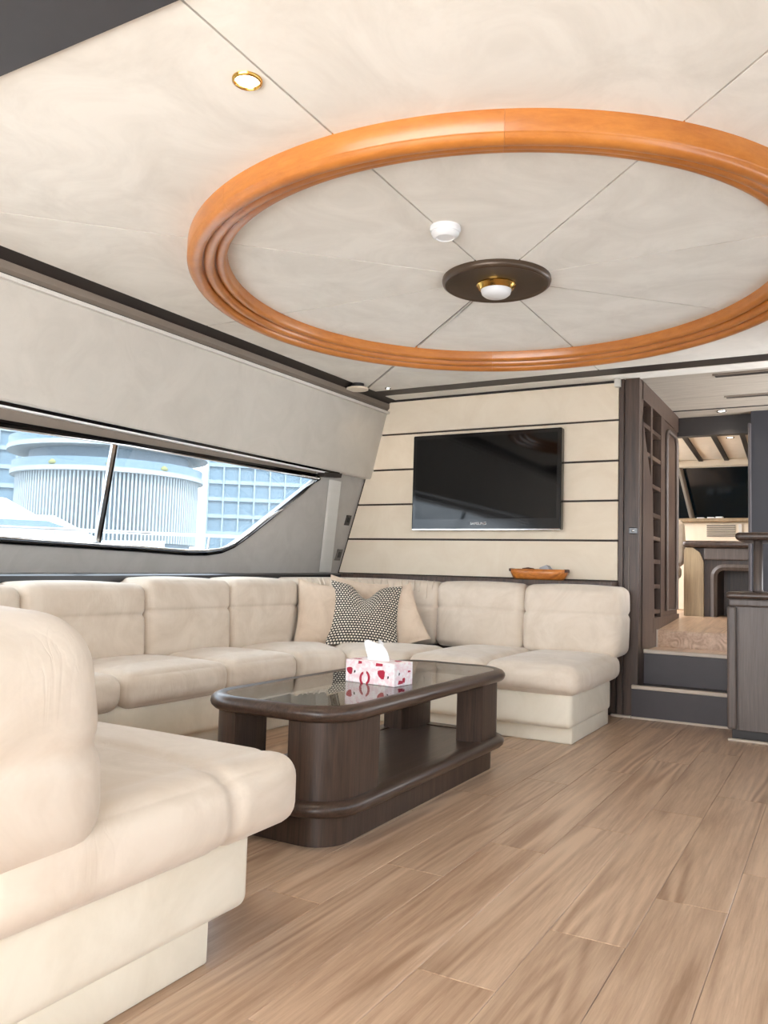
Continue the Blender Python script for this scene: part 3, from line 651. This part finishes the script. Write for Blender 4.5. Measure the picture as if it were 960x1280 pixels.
tag(MB().prism([(-1.85, 5.11, .862), (-1.72, 5.10, .862), (-1.72, 5.15, .862), (-1.85, 5.16, .862)], [(-1.83, 5.115, .908), (-1.79, 5.11, .914), (-1.76, 5.14, .908), (-1.82, 5.15, .907)]).build('leather_pouch', 'leaf_brown'), 'dark brown pouch lying in the wooden bowl', 'pouch')

# ------------------------------------------------------------------ sofa
sofa = thing('sectional_sofa', (-2.4, 3.2, 0), 'cream suede sectional sofa wrapping around the low coffee table', 'sofa')
FXL, FYB, FYA = -2.55, 4.07, 1.60      # seat fronts: port run, bow run, aft arm
RA = .42
sz0, sH = .255, .150
def seat(L, D, fn, **k): return cushion('seat_cushion', L, D, sH, .055, fn, 'sofa', sofa, .02, n=7, **k)
# port run seats
for y0, y1 in ((1.97, 2.425), (2.425, 3.085), (3.085, 3.65)):
    seat(y1-y0-.006, .62, straight((FXL, y0+.003, sz0), (0, 1, 0), (-1, 0, 0)), seams=((1, .20, .006, .015),))
ca = (FXL+RA, FYB-RA)
La = RA*math.pi/4*1.6
seat(La, .62, arc(ca, RA, 179.5, 135.5, La, sz0))
seat(La, .62, arc(ca, RA, 134.5, 90.5, La, sz0))
for x0, x1 in ((ca[0], -1.672), (-1.672, -1.158)):
    last = x1 > -1.3
    seat(x1-x0-.006, .93, straight((x0+.003, FYB, sz0), (1, 0, 0), (0, 1, 0)), seams=((1, .22, .006, .015),))
# aft arm
cA = (FXL+.35, FYA+.35)
La2 = .35*math.pi/2*1.5
seat(La2, .5, arc(cA, .35, 181, 269, La2, sz0))
cushion('seat_cushion', -1.14-cA[0], .86, .165, .052, straight((cA[0], 1.665, .247), (1, 0, 0), (0, -1, 0)), 'sofa', sofa, .022, ((1, .27, .012, .02), (0, .96, .004, .012)), 9)
# back cushions
bz0 = .385
def back(L, D, H, fn, **k): return cushion('back_cushion', L, D, H, .05, fn, 'sofa', sofa, .012, seams=((2, H*.60, .012, .012),), **k)
for y0, y1, h in ((1.72, 2.26, .365), (2.26, 2.965, .375), (2.965, 3.605, .40), (3.605, 4.262, .405)):
    back(y1-y0-.004, .36, h, straight((-2.975, y0+.002, bz0), (0, 1, 0), (-1, 0, 0), .06))
cc = (-2.3, 4.2); Lc = .70*math.radians(82)*1.15
back(Lc, .28, .415, arc(cc, .68, 175.5, 93.5, Lc, bz0, .06))
# gathered pleats along the top of the corner cushion
cm = MB()
for k in range(22):
    a = math.radians(172-76*k/21); w = 1.0 if .1 < k/21 < .9 else .6
    pts = []
    for t in range(9):
        u = t/8; z = .805-(.05+.07*(.5+.5*math.sin(k*2.3)))*(1-u)
        R = .667+.06*(z-.385)+max(0, (z-.735)/.07)**2*.035
        pts.append((cc[0]+R*math.cos(a+.008*math.sin(k*3+u*3)), cc[1]+R*math.sin(a+.008*math.sin(k*3+u*3)), z))
    cm.tube(pts, .0065*w, 6)
cp = cm.build('gathered_pleats', 'sofa', sofa, True); cp['kind'] = 'stuff'
for x0, x1 in ((-2.352, -1.748), (-1.748, -1.145)):
    back(x1-x0-.006, .30, .418, straight((x0+.003, 4.875, bz0), (1, 0, 0), (0, 1, 0), .06))
ccA = (-2.3, 1.76); LcA = .70*math.radians(82)*1.15
back(LcA, .34, .40, arc(ccA, .68, 184.5, 266.5, LcA, bz0, .06))
for x0, x1 in ((-2.30, -1.715), (-1.715, -1.115)):
    cushion('back_cushion', x1-x0-.006, .50, .43, .095, straight((x0+.003, 1.075, .335), (1, 0, 0), (0, -1, 0), .10), 'sofa', sofa, .018, ((2, .20, .010, .02),), 8, .004)
cushion('back_light_block', 1.17, .10, .70, .03, straight((-2.3, .62, .03), (1, 0, 0), (0, -1, 0)), 'sofa_base', sofa, .004)  # unseen panel added to keep aft door light off the seat corner
# bases and plinths
def base(name, z0, z1, off, r, mat, ext, offa):
    H = z1-z0
    cushion(name, 3.65-1.97, .6-off, H, r, straight((FXL-off, 1.97, z0), (0, 1, 0), (-1, 0, 0)), mat, sofa, .006)
    cushion(name, La*2, .6-off, H, r, arc(ca, RA+off, 181, 89, La*2, z0), mat, sofa, .006, n=12)
    cushion(name, -1.155-ext-ca[0], .85-off, H, r, straight((ca[0], FYB+off, z0), (1, 0, 0), (0, 1, 0)), mat, sofa, .006)
    cushion(name, La2, .5-off, H, r, arc(cA, .35+off, 180, 270, La2, z0), mat, sofa, .004)
    cushion(name, -1.14-ext-cA[0], 1.0-offa, H, r, straight((cA[0], 1.665-offa, z0), (1, 0, 0), (0, -1, 0)), mat, sofa, .008)
base('base', .085, .27, .04, .03, 'sofa_base', .045, .132)
base('plinth', 0, .10, .11, .008, 'sofa_base', .06, .252)

# ------------------------------------------------------------------ coffee table
ct = thing('coffee_table', (-1.63, 2.84, 0), 'dark wooden coffee table with rounded glass top and lower shelf', 'table')
TX0, TX1, TY0, TY1 = -1.90, -1.308, 2.08, 3.60
def rrect(ins, r, n=8, x0=TX0, x1=TX1, y0=TY0, y1=TY1):
    x0 += ins; x1 -= ins; y0 += ins; y1 -= ins; r = max(.01, r-ins); P = []
    for cx, cy, a in ((x1-r, y1-r, 0), (x0+r, y1-r, 90), (x0+r, y0+r, 180), (x1-r, y0+r, 270)):
        for k in range(n+1): P.append((cx+r*math.cos(math.radians(a+90*k/n)), cy+r*math.sin(math.radians(a+90*k/n))))
    return P
CR = .175
def loft(name, prof, mat, parent, close=True, cap=False, r=CR):
    rings = [[(p[0], p[1], z) for p in rrect(i, r)] for i, z in prof]; n = len(rings[0]); V = [p for R in rings for p in R]; F = []
    K = len(rings)
    for k in range(K if close else K-1):
        j = (k+1) % K
        for q in range(n): F.append((k*n+q, k*n+(q+1) % n, j*n+(q+1) % n, j*n+q))
    if cap: F += [tuple(range(n)), tuple((K-1)*n+q for q in range(n))]
    return ease(obj(name, V, F, mat, parent), 50)
def bull(i0, zc, h, w): return [(i0+w*.5-w*.5*math.cos(a), zc+h/2*math.sin(a)) for a in [math.pi/2*(k/5-0) for k in range(-5, 6)]]
loft('top_rim', [(.052, .432), (.03, .436), (.012, .430), (.002, .419), (0, .408), (.004, .396), (.014, .387), (.03, .383), (.052, .383)], 'dark_wood_y', ct)
loft('glass_top', [(.048, .424), (.048, .432)], 'table_glass', ct, False, True)
loft('shelf_rim', [(.07, .142), (.03, .146), (.012, .141), (.002, .131), (0, .121), (.004, .109), (.014, .100), (.03, .096), (.07, .096)], 'dark_wood_y', ct)
loft('lower_shelf', [(.06, .10), (.06, .138)], 'dark_wood_y', ct, False, True)
loft('plinth', [(.06, .0), (.06, .10)], 'dark_wood', ct, False, True, .17)
for sx in (-1, 1):
    for sy in (-1, 1):
        ex, ey = (TX1-.035 if sx > 0 else TX0+.045), (TY1-.035 if sy > 0 else TY0+.035); rl, lx, ly, tk = ((.14, .17, .28, .12) if sx > 0 else (.11, .13, .22, .09))
        P = [(ex-sx*lx, ey)]+[(ex-sx*rl+sx*rl*math.sin(a), ey-sy*rl+sy*rl*math.cos(a)) for a in [math.pi/2*k/10 for k in range(11)]]+[(ex, ey-sy*ly), (ex-sx*tk, ey-sy*ly), (ex-sx*lx, ey-sy*tk)]
        ease(MB().prism([(p[0], p[1], .138) for p in P], [(p[0], p[1], .388) for p in P]).build('leg', 'dark_wood', ct), 40)

# tissue box
TB = Vector((-1.545, 2.735, .4323)); ang = math.radians(-7)
def tb(x, y, z): return (TB.x+x*math.cos(ang)-y*math.sin(ang), TB.y+x*math.sin(ang)+y*math.cos(ang), TB.z+z)
tx = thing('tissue_box', TB, 'white and red printed tissue box on the glass table top', 'tissue box')
bm_ = MB().box(-.115, .115, -.06, .06, 0, .085, .002, 1); carton = obj('carton', [tb(*p) for p in bm_.v], bm_.f, 'printed_card', tx)
def blot(face, cx, cz, pts, mat):
    P = [(cx+a, cz+b) for a, b in pts]
    if face == 'f': V = [tb(a, -.0603, b) for a, b in P]; W = [tb(a, -.0612, b) for a, b in P]
    elif face == 's': V = [tb(.1153, a, b) for a, b in P]; W = [tb(.1162, a, b) for a, b in P]
    else: V = [tb(a, b, .0853) for a, b in P]; W = [tb(a, b, .0862) for a, b in P]
    MB().prism(V, W).build('printed_mark', mat, carton)
berry = [(-.012, .010), (-.003, .013), (.008, .014), (.014, .009), (.013, -.004), (.010, -.013), (.002, -.013), (-.008, -.006), (-.013, .002)]
small = [(-.003, -.005), (.003, -.003), (.004, .005), (-.001, .006)]
bar = [(-.016, -.005), (.016, -.003), (.017, .006), (-.014, .007)]
def crescent(flip):
    s = -1 if flip else 1
    o = [(s*.022*math.cos(a), .026*math.sin(a)) for a in [math.radians(-80+16*k) for k in range(11)]]; i2 = [(s*.012*math.cos(a), .018*math.sin(a)) for a in [math.radians(70-14*k) for k in range(11)]]
    return o+i2
blot('f', -.095, .042, berry, 'red_tail'); blot('f', -.070, .040, small, 'black'); blot('f', .055, .040, [(1.25*a, 1.25*b) for a, b in berry], 'red_tail'); blot('f', .087, .032, small, 'black')
blot('f', -.018, .022, crescent(False), 'red_tail'); blot('f', -.024, .018, crescent(True), 'red_tail'); blot('f', .045, .074, bar, 'red_tail'); blot('f', -.045, .076, [(.5*a, b) for a, b in bar], 'red_tail')
blot('s', .0, .02, [(.6*a, .7*b) for a, b in berry], 'red_tail'); blot('s', -.03, .045, small, 'black'); blot('s', .035, .05, [(.5*a, .6*b) for a, b in bar], 'red_tail'); blot('s', -.02, .012, bar[:3]+[(-.01, .01)], 'red_tail')
blot('t', -.08, -.03, bar, 'red_tail'); blot('t', .07, .02, berry, 'red_tail'); blot('t', -.06, .03, berry, 'red_tail')
V, F = [], []; nu, nv = 28, 9
for j in range(nv):
    t = j/(nv-1)
    for i in range(nu):
        a = 2*math.pi*i/nu
        rx = .052-.02*t+.012*math.sin(a*3+t*4)*(.3+t); ry = .014+.012*t+.008*math.sin(a*5+t*3)
        V.append(tb(-.008-.022*t+rx*math.cos(a), ry*math.sin(a)+.01*t, .084+.062*t+.012*t*math.sin(a*2+1)+.006*t*math.sin(a*5)))
F = [(j*nu+i, j*nu+(i+1) % nu, (j+1)*nu+(i+1) % nu, (j+1)*nu+i) for j in range(nv-1) for i in range(nu)]+[tuple((nv-1)*nu+i for i in range(nu))]
obj('tissue', V, F, 'tissue', tx, True)

# ------------------------------------------------------------------ pillows in the sofa corner
def pillow(name, c, yaw, tilt, roll, w, h, th, mat, label, group=None, chop=0.0, n=22):
    """c = centre of the lower edge; yaw = heading of the face normal"""
    rot = Matrix.Rotation(yaw, 4, 'Z') @ Matrix.Rotation(tilt, 4, 'X') @ Matrix.Rotation(roll, 4, 'Y')
    V, F, UV = [], [], []
    for side in (1, -1):
        for j in range(n+1):
            for i in range(n+1):
                u = -1+2*i/n; v = -1+2*j/n
                x = u*(1-.10*(1-v*v)**1.0)*w/2; z = v*(1-.10*(1-u*u))*h/2
                t = th/2*max(0, (1-abs(u)**2.4))**.55*max(0, (1-abs(v)**2.4))**.55
                if chop:
                    g = math.exp(-(u/.30)**2)*max(0, (v+.15)/1.15)**1.3; z -= chop*g*(.6+.4*v); t *= 1-.45*g
                V.append(Vector(c)+rot @ Vector((x, -side*t, z+h*.46))); UV.append(((u+1)/2, (v+1)/2))
    m = (n+1)**2
    for s in (0, 1):
        for j in range(n):
            for i in range(n):
                q = [s*m+j*(n+1)+i, s*m+j*(n+1)+i+1, s*m+(j+1)*(n+1)+i+1, s*m+(j+1)*(n+1)+i]; F.append(q if s == 0 else q[::-1])
    o = obj(name, V, F, mat, None, True, uv=UV)
    bm = bmesh.new(); bm.from_mesh(o.data); bmesh.ops.remove_doubles(bm, verts=bm.verts, dist=.0005); bm.to_mesh(o.data); bm.free()
    return tag(o, label, 'pillow', group)
R_ = math.radians
pillow('throw_pillow', (-2.60, 4.38, .395), R_(34), R_(-24), R_(4), .46, .44, .15, 'houndstooth', 'black and white houndstooth throw pillow in the sofa corner', None, .09)
pillow('throw_pillow', (-2.83, 4.27, .395), R_(52), R_(-16), R_(7), .36, .42, .12, 'beige_pillow', 'plain beige pillow leaning on the sofa back under the port window', 'beige pillows')
pillow('throw_pillow', (-2.41, 4.60, .395), R_(14), R_(-16), R_(-24), .33, .40, .12, 'beige_pillow', 'plain beige pillow leaning under the slatted television wall', 'beige pillows')
pillow('throw_pillow', (-2.80, 4.58, .41), R_(40), R_(-10), R_(8), .40, .42, .12, 'beige_pillow', 'beige pillow mostly hidden behind the houndstooth pillow', 'beige pillows')

# ------------------------------------------------------------------ outside: own side deck, marina, buildings
sdk = struct(MB().box(-4.35, -3.5, -3, 9, .25, .40).build('floor_side_deck', 'gelcoat'))
bwk = struct(MB().prism([(-4.32, -3, .3), (-4.25, -3, .3), (-4.25, -3, .86), (-4.32, -3, .86)], [(-4.32, 9, .3), (-4.25, 9, .3), (-4.25, 9, 1.06), (-4.32, 9, 1.06)]).build('wall_bulwark', 'gelcoat'), 'white bulwark of the side deck outside the port window')
hr = thing('deck_rail', (-4.2, 3.2, .9), 'slim steel handrail along the side deck outside the port window', 'rail')
rz = lambda y: 1.045+.026*(y-2.9)
MB().tube([(-4.2, -2, rz(-2)), (-4.2, 9, rz(9))], .012, 8).build('handrail', 'chrome', hr, True)
for y in (.5, 1.95, 3.35, 4.75, 6.15, 7.55): MB().tube([(-4.2, y, rz(y)), (-4.24, y, rz(y)-.3)], .009, 8).build('stanchion', 'chrome', hr)
struct(MB().box(-260, -4.6, -120, 260, -1.3, -1.2).build('floor_water', 'water'))
def polar(deg, d): return (d*math.cos(math.radians(deg)), d*math.sin(math.radians(deg)))
struct(MB().prism([(*polar(165, 44), -1.3), (*polar(100, 44), -1.3), (*polar(100, 200), -1.3), (*polar(165, 200), -1.3)], [(*polar(165, 44), 1.1), (*polar(100, 44), 1.1), (*polar(100, 200), 1.1), (*polar(165, 200), 1.1)]).build('floor_quay', 'quay'))
rb = thing('round_building', (*polar(138.2, 70), 1.1), 'round waterfront building with white vertical fins under curved terraces', 'building')
c2 = polar(138.2, 70)
MB().lathe([(0, 1.1), (6.6, 1.1), (6.6, 7.7), (0, 7.7)], (*c2, 0), 72).build('drum', 'drum_blue', rb)
fm = MB()
for k in range(150):
    a = 2*math.pi*k/150; x, y = c2[0]+6.85*math.cos(a), c2[1]+6.85*math.sin(a); w = .065
    tx_, ty_ = -math.sin(a)*w, math.cos(a)*w; rx_, ry_ = math.cos(a)*.25, math.sin(a)*.25
    fm.prism([(x-tx_-rx_, y-ty_-ry_, 2.6), (x+tx_-rx_, y+ty_-ry_, 2.6), (x+tx_+rx_, y+ty_+ry_, 2.6), (x-tx_+rx_, y-ty_+ry_, 2.6)], [(x-tx_-rx_, y-ty_-ry_, 7.7), (x+tx_-rx_, y+ty_-ry_, 7.7), (x+tx_+rx_, y+ty_+ry_, 7.7), (x-tx_+rx_, y-ty_+ry_, 7.7)])
fm.build('vertical_fins', 'fin_white', rb)['kind'] = 'stuff'
for k, (z, r) in enumerate(((7.7, 7.5), (9.6, 7.8), (11.4, 7.2), (13.2, 6.8))):
    MB().lathe([(0, z), (r, z), (r, z+.35), (0, z+.35)], (*c2, 0), 64).build('terrace_slab', 'terrace', rb)
    MB().lathe([(0, z+.35), (r-1.3, z+.35), (r-1.3, z+1.9), (0, z+1.9)], (*c2, 0), 64).build('glazed_storey', 'drum_blue', rb)
    MB().lathe([(r-.1, z+.35), (r-.1, z+1.0), (r-.16, z+1.0), (r-.16, z+.35)], (*c2, 0), 64).build('balustrade', 'tower_glass', rb)
for k, a in enumerate((128, 116, 210, 250, 285, 300, 318, 333, 350)):
    bx_, by_ = c2[0]+7.2*math.cos(math.radians(a)), c2[1]+7.2*math.sin(math.radians(a))
    o = MB().lathe([(.0, 0), (.30, .05), (.42, .2), (.22, .42), (0, .5)], (bx_, by_, 9.95 if k % 2 else 8.05), 9).build('terrace_shrub', 'foliage', rb, True)
def tower(deg, d, w, h, lb, nb):
    c = polar(deg, d); t = thing('glass_tower', (*c, 1.1), lb, 'building'); ya = math.radians(deg)
    def P(a, b, z): return (c[0]+a*math.sin(ya)+b*math.cos(ya), c[1]-a*math.cos(ya)+b*math.sin(ya), z)
    def bx3(a0, a1, b0, b1, z0, z1): return MB().prism([P(a0, b0, z0), P(a1, b0, z0), P(a1, b1, z0), P(a0, b1, z0)], [P(a0, b0, z1), P(a1, b0, z1), P(a1, b1, z1), P(a0, b1, z1)])
    bx3(-w/2, w/2, 0, 12, 1.1, h).build('glass_core', 'tower_glass', t)
    for k in range(nb): bx3(-w/2-.1, w/2+.1, -.25, 12.1, 2.6+k*1.9, 2.6+k*1.9+.42).build('floor_band', 'tower_band', t)
    for k in range(int(w/1.7)+1):
        a = -w/2+k*1.7; bx3(a-.09, a+.09, -.35, .1, 1.1, h).build('mullion', 'tower_band', t)
tower(128, 92, 12, 34, 'pale blue glass tower block to the right of the round building', 10)
tower(120.5, 104, 11, 40, 'distant blue glass tower behind the clipped window corner', 10)
tower(146.5, 90, 9, 30, 'pale blue tower block beyond the moored yacht', 9)
# moored white yacht
yc = polar(143.6, 32); ya = math.radians(146-90-6)
def YP(a, b, z): return (yc[0]+a*math.cos(ya)-b*math.sin(ya), yc[1]+a*math.sin(ya)+b*math.cos(ya), z)
yt = thing('moored_yacht', (*yc, -1.2), 'white motor yacht moored outside the port window', 'boat')
def hullring(s, z0, z1):
    w = 2.0*(1-max(0, (s-1)/4.2)**2) if s > 1 else 2.0
    return [YP(s, -max(.05, w)*.8, z0), YP(s, -max(.08, w), z1), YP(s, max(.08, w), z1), YP(s, max(.05, w)*.8, z0)]
rings = [hullring(s, -1.2, 1.55+.05*max(0, s)) for s in (-7, -4, -1, 1, 2.4, 3.6, 4.6, 5.1)]
V = [p for r in rings for p in r]; F = [(k*4+q, (k+1)*4+q, (k+1)*4+(q+1) % 4, k*4+(q+1) % 4) for k in range(7) for q in range(4)]+[(0, 1, 2, 3), (28, 29, 30, 31)]
obj('hull', V, F, 'gelcoat', yt)
def slab(a0, a1, a2, a3, w, z0, z1): return MB().prism([YP(a0, -w, z0), YP(a1, -w, z0), YP(a1, w, z0), YP(a0, w, z0)], [YP(a2, -w*.85, z1), YP(a3, -w*.85, z1), YP(a3, w*.85, z1), YP(a2, w*.85, z1)])
slab(-6, 3.2, -5.6, 1.2, 1.6, 1.5, 2.5).build('deckhouse', 'gelcoat', yt)
slab(-5, 1.8, -4.8, .9, 1.62, 2.05, 2.35).build('cabin_window', 'yacht_glass', yt)
slab(-5.8, .6, -5.2, -.4, 1.3, 2.5, 3.05).build('flybridge', 'gelcoat', yt)
slab(-4.2, -2.2, -4.0, -2.6, .9, 3.05, 3.6).build('radar_arch', 'gelcoat', yt)
MB().lathe([(0, 3.6), (.3, 3.6), (.32, 3.8), (.2, 4.0), (0, 4.05)], (*YP(-3.2, 0, 0)[:2], 0), 16).build('radar_dome', 'gelcoat', yt, True)
